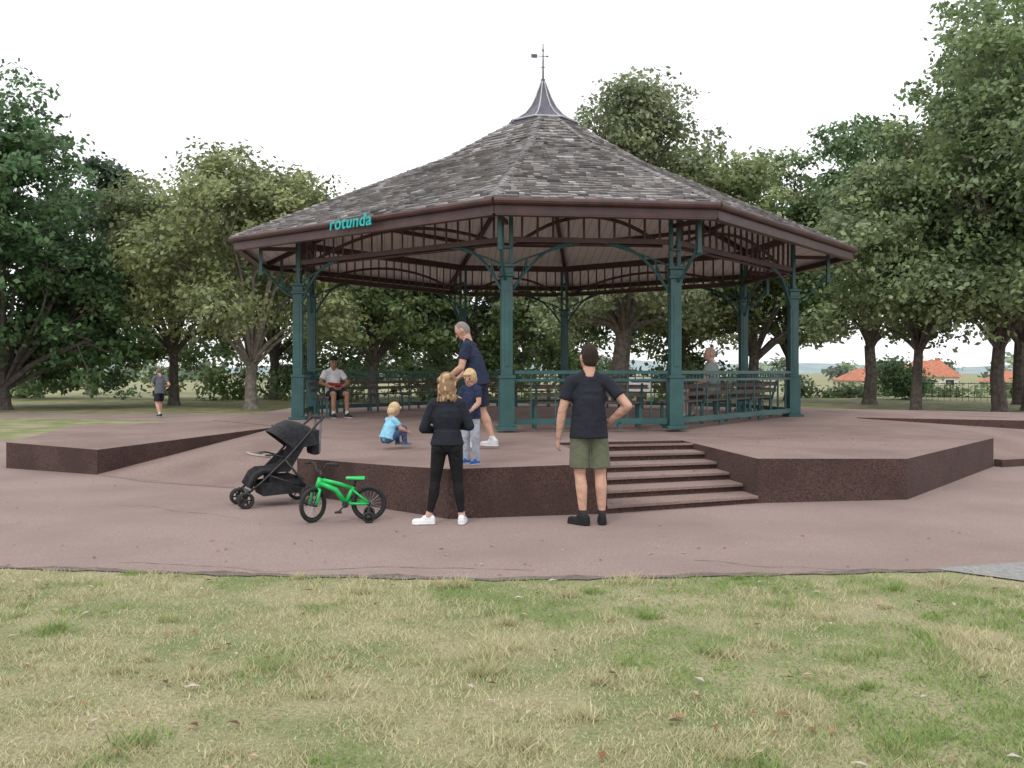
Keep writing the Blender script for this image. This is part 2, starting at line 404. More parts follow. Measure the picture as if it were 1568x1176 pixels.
mb.beam((-.28,0,8.98),(-.14,0,8.98),.012,.09); mb.add([(.08,0,8.95),(.08,0,9.01),(.15,0,8.98)],[(0,1,2)])
mb.tube([(0,-.1,8.85),(0,.1,8.85)],.01,5); mb.tube([(0,0,9.1),(.0,0,9.14)],.025,8)
mb.obj('weather_vane',M_lead,rot)
a=Vector((-6.82,-6.82*.2747,0)); b=Vector((-6.82*.2747,-6.82,0)); d=(b-a).normalized(); nn=Vector((d.y,-d.x,0))
cu=bpy.data.curves.new('rotunda_sign','FONT'); cu.body='rotunda'; cu.size=.32; cu.extrude=.012; cu.offset=.003; cu.shear=.12; cu.align_x='CENTER'; cu.space_character=1.08
so=bpy.data.objects.new('rotunda_lettering_sign',cu); cu.materials.append(M_teal2); link(so,rot)
pos=a.lerp(b,.535)+nn*.085+Vector((0,0,4.15)); so.location=pos; so.rotation_euler=(R_(90),0,math.atan2(d.y,d.x))
sg=empty('notice_sign',(2.35,16.75,FZ),R_(8))
mb=MB(); mb.box((0,0,.78),(.42,.02,.26)); mb.obj('panel',M_white,sg)
mb=MB(); mb.box((0,-.013,.84),(.36,.004,.05)); mb.box((0,-.013,.75),(.30,.004,.02)); mb.box((0,-.013,.71),(.32,.004,.02)); mb.tube([(0,.03,0),(0,.03,.8)],.02,6); mb.obj('lettering_and_stake',M_black,sg)

# ------------------------------------------------------------------ trees
LK=.74; NK=1.4; CK=1.34
def leaf_mesh(lobes, rng, n, leaf, col, zmin, cl_sig, cvar=.35, upb=.25):
    leaf=leaf*LK; n=int(n*NK); col=tuple(c*CK for c in col)
    lobes=np.array(lobes); w=lobes[:,3]**2; w/=w.sum()
    ncl=max(60,n//50); li=rng.choice(len(lobes),ncl,p=w)
    dirs=rng.normal(size=(ncl,3)); dirs[:,2]+=upb; dirs/=np.linalg.norm(dirs,axis=1)[:,None]
    cc=lobes[li,:3]+dirs*(lobes[li,3]*rng.uniform(.55,1.12,ncl))[:,None]*np.array([1,1,.8])
    cb=rng.uniform(1-cvar,1+cvar,ncl); ch=rng.uniform(0,1,ncl)
    ci=rng.integers(0,ncl,n)
    pos=cc[ci]+rng.normal(size=(n,3))*cl_sig*np.array([1,1,.55])
    keep=pos[:,2]>zmin+rng.uniform(-.3,.5,n); pos=pos[keep]; ci=ci[keep]; n=len(pos)
    nr=dirs[ci]*.5+np.array([0,0,.5])+rng.normal(size=(n,3))*.6; nr/=np.linalg.norm(nr,axis=1)[:,None]
    u=np.cross(nr,rng.normal(size=(n,3))); u/=np.linalg.norm(u,axis=1)[:,None]; v=np.cross(nr,u)
    s=leaf*rng.uniform(.6,1.3,n)[:,None]
    V=np.stack([pos-u*s,pos+v*s*.6,pos+u*s,pos-v*s*.6],1).reshape(-1,3)
    h=ch[ci][:,None]; base=np.array(col)[None]*(1-h*.5)+np.array([col[0]*1.3,col[1]*1.14,col[2]*.85])[None]*h*.5
    c=base*(cb[ci]*rng.uniform(.75,1.25,n))[:,None]
    return V,c,n,cc,li
def make_tree(name,x,y,H,Rr,base,seed,col,n=13000,leaf=.15,tr=.24,k=18,sig=.34,lean=0,fork=None,barkmat=None,flat=1.0,lob=(.26,.42)):
    rng=np.random.default_rng(seed); fork=fork or base*.75+.3
    cz=(H+base)/2; hz=(H-base)/2
    lobes=[]
    for i in range(k):
        d=rng.normal(size=3); d/=np.linalg.norm(d); rad=rng.uniform(.25,1)**.5
        lr=Rr*rng.uniform(*lob)
        taper=1-.35*max(0,d[2])
        lobes.append((d[0]*rad*(Rr-lr*.8)*taper+lean, d[1]*rad*(Rr-lr*.8)*taper, cz+d[2]*rad*max(.2,(hz-lr*.7))*flat, lr))
    for i in range(k//3):
        a=rng.uniform(0,6.28); lr=Rr*rng.uniform(.2,.3)
        lobes.append((math.cos(a)*(Rr-lr)*.9+lean,math.sin(a)*(Rr-lr)*.9,base+lr*rng.uniform(.5,1.6),lr))
    V,c,nl,cc,li=leaf_mesh(lobes,rng,n,leaf,col,base-.3,sig)
    mb=MB()
    tp=Vector((lean*.4,0,fork)); 
    pts=[Vector((0,0,-.1)),Vector((lean*.05,0,.25)),Vector((lean*.15+rng.normal()*.06,rng.normal()*.06,fork*.5)),tp]
    mb.tube(pts,[tr*1.5,tr*1.08,tr*.9,tr*.8],9)
    for ix,(lx,ly,lz,lr) in enumerate(lobes):
        L=Vector((lx,ly,lz)); st=tp+Vector((0,0,-rng.uniform(0,.2)*fork)); st=Vector((lean*.4*st.z/fork,0,st.z))
        midp=st.lerp(L,.5)+Vector((rng.normal()*.25,rng.normal()*.25,.12*(L-st).length))
        r0=tr*rng.uniform(.22,.45)
        mb.tube([st,st.lerp(midp,.5)+Vector((0,0,.15)),midp,midp.lerp(L,.6),L],[r0,r0*.8,r0*.55,r0*.35,r0*.15],6)
        cs=[q for q in range(len(li)) if li[q]==ix][:8]
        for q in cs:
            mb.tube([midp.lerp(L,rng.uniform(.2,1)),Vector(cc[q])],[r0*.25,.012],4)
    nb=len(mb.v); me=bpy.data.meshes.new(name)
    verts=np.concatenate([np.array(mb.v),V]); 
    bf=mb.f; lf=(np.arange(nl*4).reshape(-1,4)+nb)
    me.from_pydata(verts.tolist(),[],bf+[tuple(q) for q in lf.tolist()])
    me.materials.append(barkmat or M_bark); me.materials.append(M_leaf)
    mi=np.zeros(len(me.polygons),dtype=np.int32); mi[len(bf):]=1; me.polygons.foreach_set('material_index',mi)
    at=me.attributes.new('col','FLOAT_COLOR','POINT'); ca=np.ones((len(verts),4)); ca[:,:3]=.05; ca[nb:,:3]=np.repeat(c,4,axis=0)
    at.data.foreach_set('color',ca.ravel().astype(np.float32))
    me.update(); o=bpy.data.objects.new(name,me); o.location=(x,y,0); link(o); return o
DK=(.085,.145,.068); MID=(.150,.205,.098); LT=(.205,.255,.125); OL=(.170,.205,.108)
M_bark2=noise_mat('bark_pale',(.14,.12,.10),(.32,.28,.24),scale=5,bump=.5,bscale=25,bdist=.03)
make_tree('oak_tree',-21.2,38,13.6,6.2,.8,1,(.075,.140,.062),n=28000,leaf=.19,tr=.35,k=28)
make_tree('oak_tree',-25.5,34,11.5,5.2,.8,21,DK,n=15000,leaf=.18,tr=.3)
make_tree('cedar_tree',-28.5,62,16.4,5.0,5,2,(.065,.105,.070),n=12000,leaf=.26,tr=.4,k=18,sig=.45,lob=(.16,.28))
make_tree('ash_tree',-15.9,43,11.0,4.9,3.0,3,OL,n=16000,leaf=.17,tr=.24)
make_tree('ash_tree',-11.0,38.5,11.2,5.6,2.8,4,(.180,.212,.105),n=22000,leaf=.16,tr=.26,barkmat=M_bark2,fork=2.0)
make_tree('ash_tree',-13.5,52,14.6,5.6,3,5,MID,n=13000,leaf=.22,tr=.3)
make_tree('oak_tree',-7.0,46,11.0,5.0,2.4,6,MID,n=13000,leaf=.2,tr=.28)
make_tree('oak_tree',-1.5,48,9.5,5.0,2.4,7,(.13,.18,.088),n=13000,leaf=.2,tr=.28)
make_tree('elm_tree',4.9,41,15.9,4.9,3.2,8,(.175,.210,.125),n=20000,leaf=.16,tr=.45,lean=.4,fork=3.5,lob=(.2,.36),k=22)
make_tree('elm_tree',8.6,47,13.8,4.8,3.0,9,(.190,.222,.115),n=15000,leaf=.19,tr=.3)
make_tree('elm_tree',12.2,46,14.2,5.2,3.0,10,LT,n=18000,leaf=.19,tr=.3)
make_tree('oak_tree',15.2,50,14.8,4.8,3,17,(.12,.18,.085),n=13000,leaf=.2,tr=.3)
make_tree('oak_tree',17.2,44,14.8,4.8,3.4,11,(.105,.168,.078),n=18000,leaf=.18,tr=.30)
make_tree('plane_tree',15.0,34,9.8,4.6,2.8,12,(.160,.208,.110),n=21000,leaf=.15,tr=.20,lean=.3)
make_tree('plane_tree',17.6,33,15.2,5.4,3.3,13,(.140,.195,.095),n=30000,leaf=.155,tr=.26)
make_tree('plane_tree',21.0,37,18.5,6.8,4.0,14,(.135,.195,.092),n=30000,leaf=.18,tr=.32)
make_tree('plane_tree',19.0,29.5,13.5,4.8,3.4,15,(.130,.182,.088),n=22000,leaf=.15,tr=.20)
make_tree('oak_tree',24.5,44,17,6.5,4.0,16,MID,n=15000,leaf=.22,tr=.36)
def foliage_mass(name,lobes,seed,n,leaf,col,sig=.4,zmin=-.1):
    rng=np.random.default_rng(seed)
    V,c,nl,cc,li=leaf_mesh(lobes,rng,n,leaf,col,zmin,sig,cvar=.5)
    me=bpy.data.meshes.new(name); me.from_pydata(V.tolist(),[],np.arange(nl*4).reshape(-1,4).tolist()); me.materials.append(M_leaf)
    at=me.attributes.new('col','FLOAT_COLOR','POINT'); ca=np.ones((nl*4,4)); ca[:,:3]=np.repeat(c,4,axis=0); at.data.foreach_set('color',ca.ravel().astype(np.float32))
    o=bpy.data.objects.new(name,me); link(o); return o
rg=random.Random(5)
lob=[]
for i in range(60):
    x=-12+i*.42+rg.uniform(-.4,.4); lob.append((x,rg.uniform(52,58),rg.uniform(.8,7.2),rg.uniform(1.1,2.1)))
for i in range(24):
    x=rg.uniform(-9,10); lob.append((x,rg.uniform(46,51),rg.uniform(.5,2.2),rg.uniform(.8,1.3)))
foliage_mass('background_tree_belt',lob,31,30000,.22,(.135,.185,.092))
lob=[(-36+i*.7+rg.uniform(-.5,.5),rg.uniform(50,57),rg.uniform(.4,3.4),rg.uniform(.9,1.6)) for i in range(36)]
foliage_mass('background_hedge',lob,32,14000,.22,(.12,.17,.080))
lob=[(12+i*1.0+rg.uniform(-.5,.5),rg.uniform(55,64),rg.uniform(.0,.55),rg.uniform(.5,.8)) for i in range(30)]
foliage_mass('background_shrubs',lob,33,6500,.2,(.13,.18,.095))
lob=[(22.1+rg.uniform(-.9,.9),52+rg.uniform(-.5,.5),rg.uniform(.5,1.7),.7) for i in range(9)]
foliage_mass('round_bush',lob,34,3500,.14,(.09,.15,.07))
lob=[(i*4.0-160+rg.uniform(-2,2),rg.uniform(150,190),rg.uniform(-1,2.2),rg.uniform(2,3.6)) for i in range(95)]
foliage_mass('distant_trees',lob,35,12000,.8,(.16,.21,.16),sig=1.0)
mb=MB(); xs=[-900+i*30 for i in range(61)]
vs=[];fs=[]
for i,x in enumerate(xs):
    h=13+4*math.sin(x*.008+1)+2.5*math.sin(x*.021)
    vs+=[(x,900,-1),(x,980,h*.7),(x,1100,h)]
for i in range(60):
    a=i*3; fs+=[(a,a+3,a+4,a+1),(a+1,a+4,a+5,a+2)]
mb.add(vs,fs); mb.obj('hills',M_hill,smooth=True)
def house(name,x,y,w,dp,h,rh,rz,z0=-1.5):
    e=empty(name,(x,y,z0),rz)
    m=MB(); m.box((0,0,h/2),(w,dp,h)); m.obj('walls',M_house,e)
    m=MB(); o=.3; rg_=min(dp,w)/3
    A=[(-w/2-o,-dp/2-o,h),(w/2+o,-dp/2-o,h),(w/2+o,dp/2+o,h),(-w/2-o,dp/2+o,h),(-w/2+rg_,0,h+rh),(w/2-rg_,0,h+rh)]
    m.add(A,[(0,1,5,4),(1,2,5),(2,3,4,5),(3,0,4),(3,2,1,0)]); m.box((w*.2,dp*.1,h+rh*.8),(.5,.4,rh*.7)); m.obj('roof',M_roofred,e)
    m=MB()
    for k in range(3): m.box((-w/2+w*(k+.5)/3,-dp/2-.02,h*.7),(w*.15,.06,h*.3))
    m.obj('windows',M_glass,e)
    m=MB()
    for k in range(3):
        X=-w/2+w*(k+.5)/3
        for s in(-1,1): m.box((X+s*w*.08,-dp/2-.05,h*.7),(.08,.08,h*.34)); m.box((X,-dp/2-.05,h*.7+s*h*.17),(w*.17,.08,.08))
    m.obj('window_frames',M_white,e)
house('brick_house',50.8,112,6.4,5,2.3,2.0,R_(-15),z0=-1.3)
house('brick_house',32.3,84,3.4,4,2.0,1.1,R_(10),z0=-1.2)
house('brick_house',50,91,5,5,1.9,1.1,R_(-10),z0=-1.3)
e=empty('picket_fence',(0,0,0)); m=MB()
for k in range(70):
    x=22+k*.28; m.tube([(x,50-.1*k,0),(x,50-.1*k,1.0)],.012,4)
m.tube([(22,50,.95),(41.3,43.1,.95)],.016,5); m.tube([(22,50,.2),(41.3,43.1,.2)],.016,5); m.obj('bars',M_black,e)

# ------------------------------------------------------------------ grass blades
rng=np.random.default_rng(11)
fx=np.array([p[0] for p in front]); fy=np.array([p[1] for p in front])
def vnoise(x,y,sc,seed):
    r=np.random.default_rng(seed); G=r.uniform(0,1,(64,64)); X=x*sc+20; Y=y*sc+20
    xi=np.floor(X).astype(int); yi=np.floor(Y).astype(int); a=X-xi; b=Y-yi; a=a*a*(3-2*a); b=b*b*(3-2*b)
    g=lambda i,j:G[i%64,j%64]
    return (g(xi,yi)*(1-a)+g(xi+1,yi)*a)*(1-b)+(g(xi,yi+1)*(1-a)+g(xi+1,yi+1)*a)*b
n=210000
y=2.9+ (rng.uniform(0,1,n)**1.15)*5.0; x=rng.uniform(-1,1,n)*(y*.62+.9)
lim=np.interp(x,fx,fy)+rng.normal(0,.03,n)+.03*np.sin(x*11)
inside=(y<lim)
pn=.45*vnoise(x,y,1.0,1)+.33*vnoise(x,y,3.0,2)+.22*vnoise(x,y,8,3)
tn=vnoise(x,y,7,4)*.6+vnoise(x,y,1.7,5)*.4
keep=inside&(rng.uniform(0,1,n)<(.25+1.1*tn)); x=x[keep];y=y[keep];pn=pn[keep];tn=tn[keep]; n=len(x)
h=(.010+.048*tn**2.2)*rng.uniform(.5,1.5,n)
nt=85; tx=rng.uniform(-3.9,3.9,nt); ty=rng.uniform(3.2,6.7,nt)
edge=[(-.45,6.62),(-.36,6.60),(.75,6.72),(.9,6.72),(-.55,6.66),(-1.6,6.85),(-2.9,7.0),(1.7,6.85)]
tx=np.append(tx,[e_[0] for e_ in edge]); ty=np.append(ty,[e_[1] for e_ in edge])
m_=120; sp=np.repeat(rng.uniform(.5,1.7,len(tx)),m_); bx=np.repeat(tx,m_)+rng.normal(0,.045,len(tx)*m_)*sp; by=np.repeat(ty,m_)+rng.normal(0,.03,len(tx)*m_)*sp
bh=np.repeat(rng.uniform(.035,.085,len(tx)),m_)*rng.uniform(.5,1.3,len(tx)*m_)
tp_=np.repeat(rng.uniform(.35,.85,len(tx)),m_)
ok=by<np.interp(bx,fx,fy)+.02; bx=bx[ok];by=by[ok];bh=bh[ok];tp_=tp_[ok]
x=np.append(x,bx);y=np.append(y,by);h=np.append(h,bh); pn=np.append(pn,tp_); n=len(x)
ang=rng.uniform(0,2*np.pi,n); wd=.0026*rng.uniform(.7,1.6,n); dx=np.cos(ang)*wd; dy=np.sin(ang)*wd
la=rng.uniform(0,2*np.pi,n); ln=h*rng.uniform(.3,1.4,n)
V=np.zeros((n,3,3)); V[:,0]=np.stack([x-dx,y-dy,np.zeros(n)],1); V[:,1]=np.stack([x+dx,y+dy,np.zeros(n)],1)
V[:,2]=np.stack([x+np.cos(la)*ln,y+np.sin(la)*ln,h],1)
g=np.clip((pn-.40)/.17,0,1)[:,None]; g=np.clip(g+rng.normal(0,.25,(n,1)),0,1)
c=np.array([[.24,.36,.10]])*(1-g)+np.array([[.62,.56,.36]])*g; c*=rng.uniform(.7,1.2,(n,1))
me=bpy.data.meshes.new('grass'); me.vertices.add(n*3); me.vertices.foreach_set('co',V.ravel()); me.loops.add(n*3); me.loops.foreach_set('vertex_index',np.arange(n*3))
me.polygons.add(n); me.polygons.foreach_set('loop_start',np.arange(n)*3); me.polygons.foreach_set('loop_total',np.full(n,3)); me.update(calc_edges=True)
at=me.attributes.new('col','FLOAT_COLOR','POINT'); ca=np.ones((n*3,4)); ca[:,:3]=np.repeat(c,3,axis=0); at.data.foreach_set('color',ca.ravel().astype(np.float32))
me.materials.append(M_blade); link(bpy.data.objects.new('grass',me))
mb=MB(); rr=random.Random(9)
def litter(x,y,z,s):
    a=rr.uniform(0,6.28); ca,sa=math.cos(a),math.sin(a); c=rr.choice([(.22,.11,.05),(.30,.18,.09),(.12,.06,.035),(.42,.32,.2),(.45,.40,.34)]); mb.col=c
    pts=[(-s,0,.0),(-s*.2,s*.5,.3*s),(s,0,.1*s),(-s*.1,-s*.45,.25*s)]
    mb.add([(x+p[0]*ca-p[1]*sa,y+p[0]*sa+p[1]*ca,z+p[2]) for p in pts],[(0,1,2),(0,2,3)])
for k in range(220):
    yy=rr.uniform(3.2,6.9); litter(rr.uniform(-.6,.6)*yy*1.05,yy,.022,rr.uniform(.012,.040))
for k in range(320):
    yy=rr.uniform(7.2,16); xx=rr.uniform(-.6,.6)*yy
    if yy<9.4 or abs(xx)>5.2: 
        if not(xx<-6 and yy>13) and not (xx>5 and yy>11.2): litter(xx,yy,.010,rr.uniform(.012,.028))
for k in range(45):
    t=rr.random(); p=STB[0].lerp(STB[1],rr.random()).lerp(STT[0].lerp(STT[1],rr.random()),t); litter(p.x,p.y,.0917*(int(t*6)+1)+.004,rr.uniform(.014,.03))
for k in range(60): litter(rr.uniform(-2,4.5),rr.uniform(14.6,27),.556,rr.uniform(.015,.03))
for k in range(40): litter(rr.uniform(3.1,5.5),rr.uniform(12.2,14.5),.555,rr.uniform(.015,.03))
mb.obj('fallen_leaves',M_litter)

# ------------------------------------------------------------------ people
class Body:
    def __init__(s): s.p=[]
    def cap(s,a,b,ra,rb,lab,wide=None,kx=1,ky=1,flat=False): s.p.append(('C',Vector(a),Vector(b),ra,rb,lab,Vector(wide) if wide is not None else None,kx,ky,flat))
    def ell(s,c,rad,axes,lab): s.p.append(('E',Vector(c),rad,[Vector(a) for a in axes],lab))
def frame(a,b,wide):
    d=(b-a); L=d.length; d=d/L if L>1e-6 else Vector((0,0,1))
    w=wide if wide is not None else (Vector((0,0,1)) if abs(d.z)<.9 else Vector((1,0,0)))
    u=(w-d*w.dot(d)); 
    if u.length<1e-3: u=d.orthogonal()
    u.normalize(); return d,L,u,d.cross(u)
def build_person(name,B,pal,loc,yaw,s,voxel=.008,smooth=3):
    mb=MB(); N=16
    for p in B.p:
        if p[0]=='C':
            _,a,b,ra,rb,lab,wide,kx,ky,flat=p; d,L,u,v=frame(a,b,wide)
            rings=[]
            if flat: rings=[(0,ra),(L,rb)]
            else:
                for t in (-78,-52,-26): rings.append((ra*math.sin(R_(t)),ra*math.cos(R_(t))))
                rings+= [(0,ra),(L,rb)]
                for t in (26,52,78): rings.append((L+rb*math.sin(R_(t)),rb*math.cos(R_(t))))
            vs=[];fs=[]
            for (h,r) in rings:
                for j in range(N):
                    t=2*math.pi*j/N; vs.append(a+d*h+u*(math.cos(t)*r*kx)+v*(math.sin(t)*r*ky))
            for i in range(len(rings)-1):
                for j in range(N): fs.append((i*N+j,i*N+(j+1)%N,(i+1)*N+(j+1)%N,(i+1)*N+j))
            k=len(vs); vs.append(a+d*rings[0][0]); vs.append(a+d*rings[-1][0]); o=(len(rings)-1)*N
            for j in range(N): fs.append((k,(j+1)%N,j)); fs.append((k+1,o+j,o+(j+1)%N))
            mb.add(vs,fs)
        else:
            _,c,rad,ax,lab=p; vs=[];fs=[]; K=10
            for i in range(1,K):
                ph=math.pi*i/K
                for j in range(N):
                    t=2*math.pi*j/N
                    vs.append(c+ax[0]*(rad[0]*math.sin(ph)*math.cos(t))+ax[1]*(rad[1]*math.sin(ph)*math.sin(t))+ax[2]*(-rad[2]*math.cos(ph)))
            for i in range(K-2):
                for j in range(N): fs.append((i*N+j,i*N+(j+1)%N,(i+1)*N+(j+1)%N,(i+1)*N+j))
            k=len(vs); vs+= [c-ax[2]*rad[2],c+ax[2]*rad[2]]; o=(K-2)*N
            for j in range(N): fs.append((k,(j+1)%N,j)); fs.append((k+1,o+j,o+(j+1)%N))
            mb.add(vs,fs)
    me=bpy.data.meshes.new('tmp'); me.from_pydata(mb.v,[],mb.f); ob=bpy.data.objects.new('tmp',me); COL.objects.link(ob)
    rm=ob.modifiers.new('r','REMESH'); rm.mode='VOXEL'; rm.voxel_size=voxel; rm.use_smooth_shade=True
    sm=ob.modifiers.new('s','SMOOTH'); sm.iterations=smooth; sm.factor=.5
    dg=bpy.context.evaluated_depsgraph_get(); m2=bpy.data.meshes.new_from_object(ob.evaluated_get(dg)); bpy.data.objects.remove(ob)
    nv=len(m2.vertices); co=np.zeros(nv*3); m2.vertices.foreach_get('co',co); co=co.reshape(-1,3)
    best=np.full(nv,1e9); col=np.zeros((nv,3))
    for p in B.p:
        if p[0]=='C':
            _,a,b,ra,rb,lab,wide,kx,ky,flat=p; d,L,u,v=frame(a,b,wide); q=co-np.array(a); h=q@np.array(d); t=np.clip(h/max(L,1e-6),0,1)
            uu=(q@np.array(u))/kx; vv=(q@np.array(v))/ky; ex=h-t*L; r=ra+(rb-ra)*t
            if flat: sd=np.maximum(np.sqrt(uu**2+vv**2)-r,np.abs(ex)-.004)
            else: sd=np.sqrt(uu**2+vv**2+ex**2)-r
        else:
            _,c,rad,ax,lab=p; q=co-np.array(c); e=np.stack([(q@np.array(ax[i]))/rad[i] for i in range(3)],1); sd=(np.linalg.norm(e,axis=1)-1)*min(rad)
        m=sd<best; best[m]=sd[m]; col[m]=pal[lab]
    at=m2.attributes.new('col','FLOAT_COLOR','POINT'); ca=np.ones((nv,4)); ca[:,:3]=col; at.data.foreach_set('color',ca.ravel().astype(np.float32))
    m2.materials.clear(); m2.materials.append(M_person); m2.polygons.foreach_set('use_smooth',[True]*len(m2.polygons))
    m2.name=name; o=bpy.data.objects.new(name,m2); o.location=loc; o.rotation_euler=(0,0,yaw); o.scale=(s,s,s); link(o); return o

BASE=dict(pel=(0,0,.95),che=(0,0,1.24),nk=(0,-.01,1.47),hc=(0,.02,1.63),
 shR=(.175,0,1.395),elR=(.25,-.02,1.12),wrR=(.27,.05,.87),shL=(-.175,0,1.395),elL=(-.25,-.02,1.12),wrL=(-.27,.05,.87),
 hiR=(.085,0,.91),knR=(.11,.015,.50),anR=(.12,-.02,.085),hiL=(-.085,0,.91),knL=(-.11,.015,.50),anL=(-.12,-.02,.085),
 fR=(.15,1,0),fL=(-.15,1,0),hf=(0,1,0),hu=(0,0,1))
def hand(B,wr,d,n,curl,side,k=1.0,lab='skin'):
    d=Vector(d).normalized(); n=Vector(n); n=(n-d*n.dot(d)).normalized(); w=d.cross(n)*side
    B.cap(wr,wr+d*.075*k,.026*k,.036*k,lab,wide=w,kx=1.05,ky=.42)
    for i,(off,Ln) in enumerate(((.030,.066),(.010,.076),(-.010,.070),(-.029,.054))):
        p=wr+d*.078*k+w*off*k; ang=0
        for j,fr in enumerate((.45,.32,.25)):
            ang+=curl*(1 if j else .6); q=p+(d*math.cos(ang)+n*math.sin(ang))*Ln*fr*k; B.cap(p,q,.0092*k,.0084*k,lab); p=q
    p=wr+d*.02*k+w*.028*k; q=p+(d*.6+w*.7+n*.25).normalized()*.035*k; B.cap(p,q,.012*k,.0105*k,lab); r=q+(d*.85+w*.25+n*.4).normalized()*.034*k; B.cap(q,r,.0105*k,.009*k,lab)
def person(name,loc,yaw,height,pose,pal,top='short',bottom='shorts',girth=1.0,headk=1.06,hair='short',curl=.35,shortlen=.78,nR=None,nL=None,voxel=.008,cuff=.62,hem=.10,extra=None,fem=False):
    J={k:Vector(v) for k,v in BASE.items()}; J.update({k:Vector(v) for k,v in pose.items()})
    B=Body(); g=girth
    X=(J['shR']-J['shL']).normalized(); up=(J['nk']-J['pel']).normalized()
    pel,che,nk=J['pel'],J['che'],J['nk']; w=pel.lerp(che,.45)
    fwd=up.cross(X).normalized()
    wr_=.114 if fem else .130
    B.cap(pel+up*.02,w,.130*g,wr_*g,'top',wide=X,kx=1.14,ky=.84)
    B.cap(w,che,wr_*g,.145*g,'top',wide=X,kx=1.12,ky=.78)
    B.cap(che,che.lerp(nk,.58),.145*g,.105*g,'top',wide=X,kx=1.20,ky=.72)
    B.cap(J['shL'].lerp(J['shR'],.06)-up*.01,J['shL'].lerp(J['shR'],.94)-up*.01,.056*g,.056*g,'top')
    for sd in ('L','R'):
        B.cap(nk-up*.01,J['sh'+sd].lerp(nk,.15)+up*.002,.050,.048*g,'top'); B.cap(nk+up*.03,J['sh'+sd].lerp(nk,.45)+up*.012,.036,.036*g,'top')
    if fem: B.cap(pel-up*hem,w,.156*g,.120*g,'top',wide=X,kx=1.12,ky=.90,flat=True)
    else: B.cap(pel-up*hem,che,.165*g,.132*g,'top',wide=X,kx=1.12,ky=.96,flat=True)
    B.cap(J['hiL'],J['hiR'],.082*g,.082*g,'bottom')
    low=.05 if not fem else .02
    for sd in ('L','R'): B.ell(J['hi'+sd]-fwd*.028*g-up*low,(.076*g,.076*g,.080*g),(X,fwd,up),'bottom')
    for sd,sg in (('L',-1),('R',1)):
        h,k,a,f=J['hi'+sd],J['kn'+sd],J['an'+sd],J['f'+sd].normalized()
        ll='bottom' if bottom=='long' else 'skin'
        B.cap(h,k,.086*g,.055*g,ll)
        cm=k.lerp(a,.33)-(Vector((f.x*.4,abs(f.y)+.3,0)).normalized()*.016); B.cap(k,cm,.052*g,.056*g,ll); B.cap(cm,a.lerp(cm,.12),.055*g,.035,ll); B.cap(a.lerp(cm,.12),a,.034,.036,ll)
        if bottom=='shorts': B.cap(h-(h-k).normalized()*.03,h.lerp(k,shortlen),.094*g,.102*g,'bottom',flat=True); B.cap(h-(h-k).normalized()*.03,h.lerp(k,.5),.092*g,.094*g,'bottom')
        if bottom=='loose': B.cap(h,k,.098*g,.075*g,'bottom'); B.cap(k,a+Vector((0,0,.02)),.072*g,.06,'bottom')
        B.cap(a+Vector((0,0,.015)),a.lerp(k,.13),.040,.041,'sock')
        W=f.cross(Vector((0,0,1))); dz=Vector((0,0,a.z-.085))
        heel=Vector((a.x,a.y,.045+dz.z))-f*.035; toe=Vector((a.x,a.y,.040+dz.z))+f*.155
        B.cap(heel,toe,.043,.037,'shoe',wide=W,kx=1.02,ky=.95)
        B.cap(heel+Vector((0,0,.03)),heel+f*.08+Vector((0,0,.03)),.040,.036,'shoe')
        B.cap(heel+Vector((0,0,-.027)),toe+Vector((0,0,-.024)),.046,.042,'sole',wide=W,kx=1.02,ky=.36)
    for sd,sg in (('L',-1),('R',1)):
        s_,e_,w_=J['sh'+sd],J['el'+sd],J['wr'+sd]
        al='top' if top=='long' else 'skin'
        B.cap(s_,e_,.052*g,.041*g,al); B.cap(e_,e_.lerp(w_,.35),.041*g,.043*g,al); B.cap(e_.lerp(w_,.35),w_,.042*g,.028,al)
        if top=='long': B.cap(s_,e_,.056*g,.048*g,'top'); B.cap(e_,w_,.048*g,.036,'top')
        else: B.cap(s_,s_.lerp(e_,cuff),.060*g,.066*g,'top',flat=True); B.ell(s_,(.060*g,.062*g,.058*g),(X,fwd,up),'top')
        nn=(nR if sd=='R' else nL) or (-sg*X.x,-sg*X.y+.25,0)
        hand(B,w_,(w_-e_),nn,curl,sg)
    hc=J['hc'];hf=J['hf'].normalized(); hu=J['hu']; hu=(hu-hf*hu.dot(hf)).normalized(); hr=hf.cross(hu); K=headk; ax=(hr,hf,hu)
    B.cap(nk-up*.03,hc-hu*.055*K-hf*.015,.062*max(1,K*.85),.056*max(1,K*.85),'skin')
    B.ell(hc,(.076*K,.094*K,.114*K),ax,'skin'); B.ell(hc+hf*.028*K-hu*.062*K,(.055*K,.062*K,.052*K),ax,'skin')
    B.ell(hc+hf*.098*K-hu*.012*K,(.013*K,.020*K,.024*K),ax,'skin')
    for sg in (-1,1):
        B.ell(hc+hr*.079*K*sg-hf*.008*K-hu*.008*K,(.013*K,.020*K,.032*K),ax,'skin')
        B.ell(hc+hr*.031*K*sg+hf*.083*K+hu*.010*K,(.015*K,.010*K,.009*K),ax,'eye')
    B.ell(hc+hf*.083*K-hu*.056*K,(.024*K,.012*K,.008*K),ax,'lip')
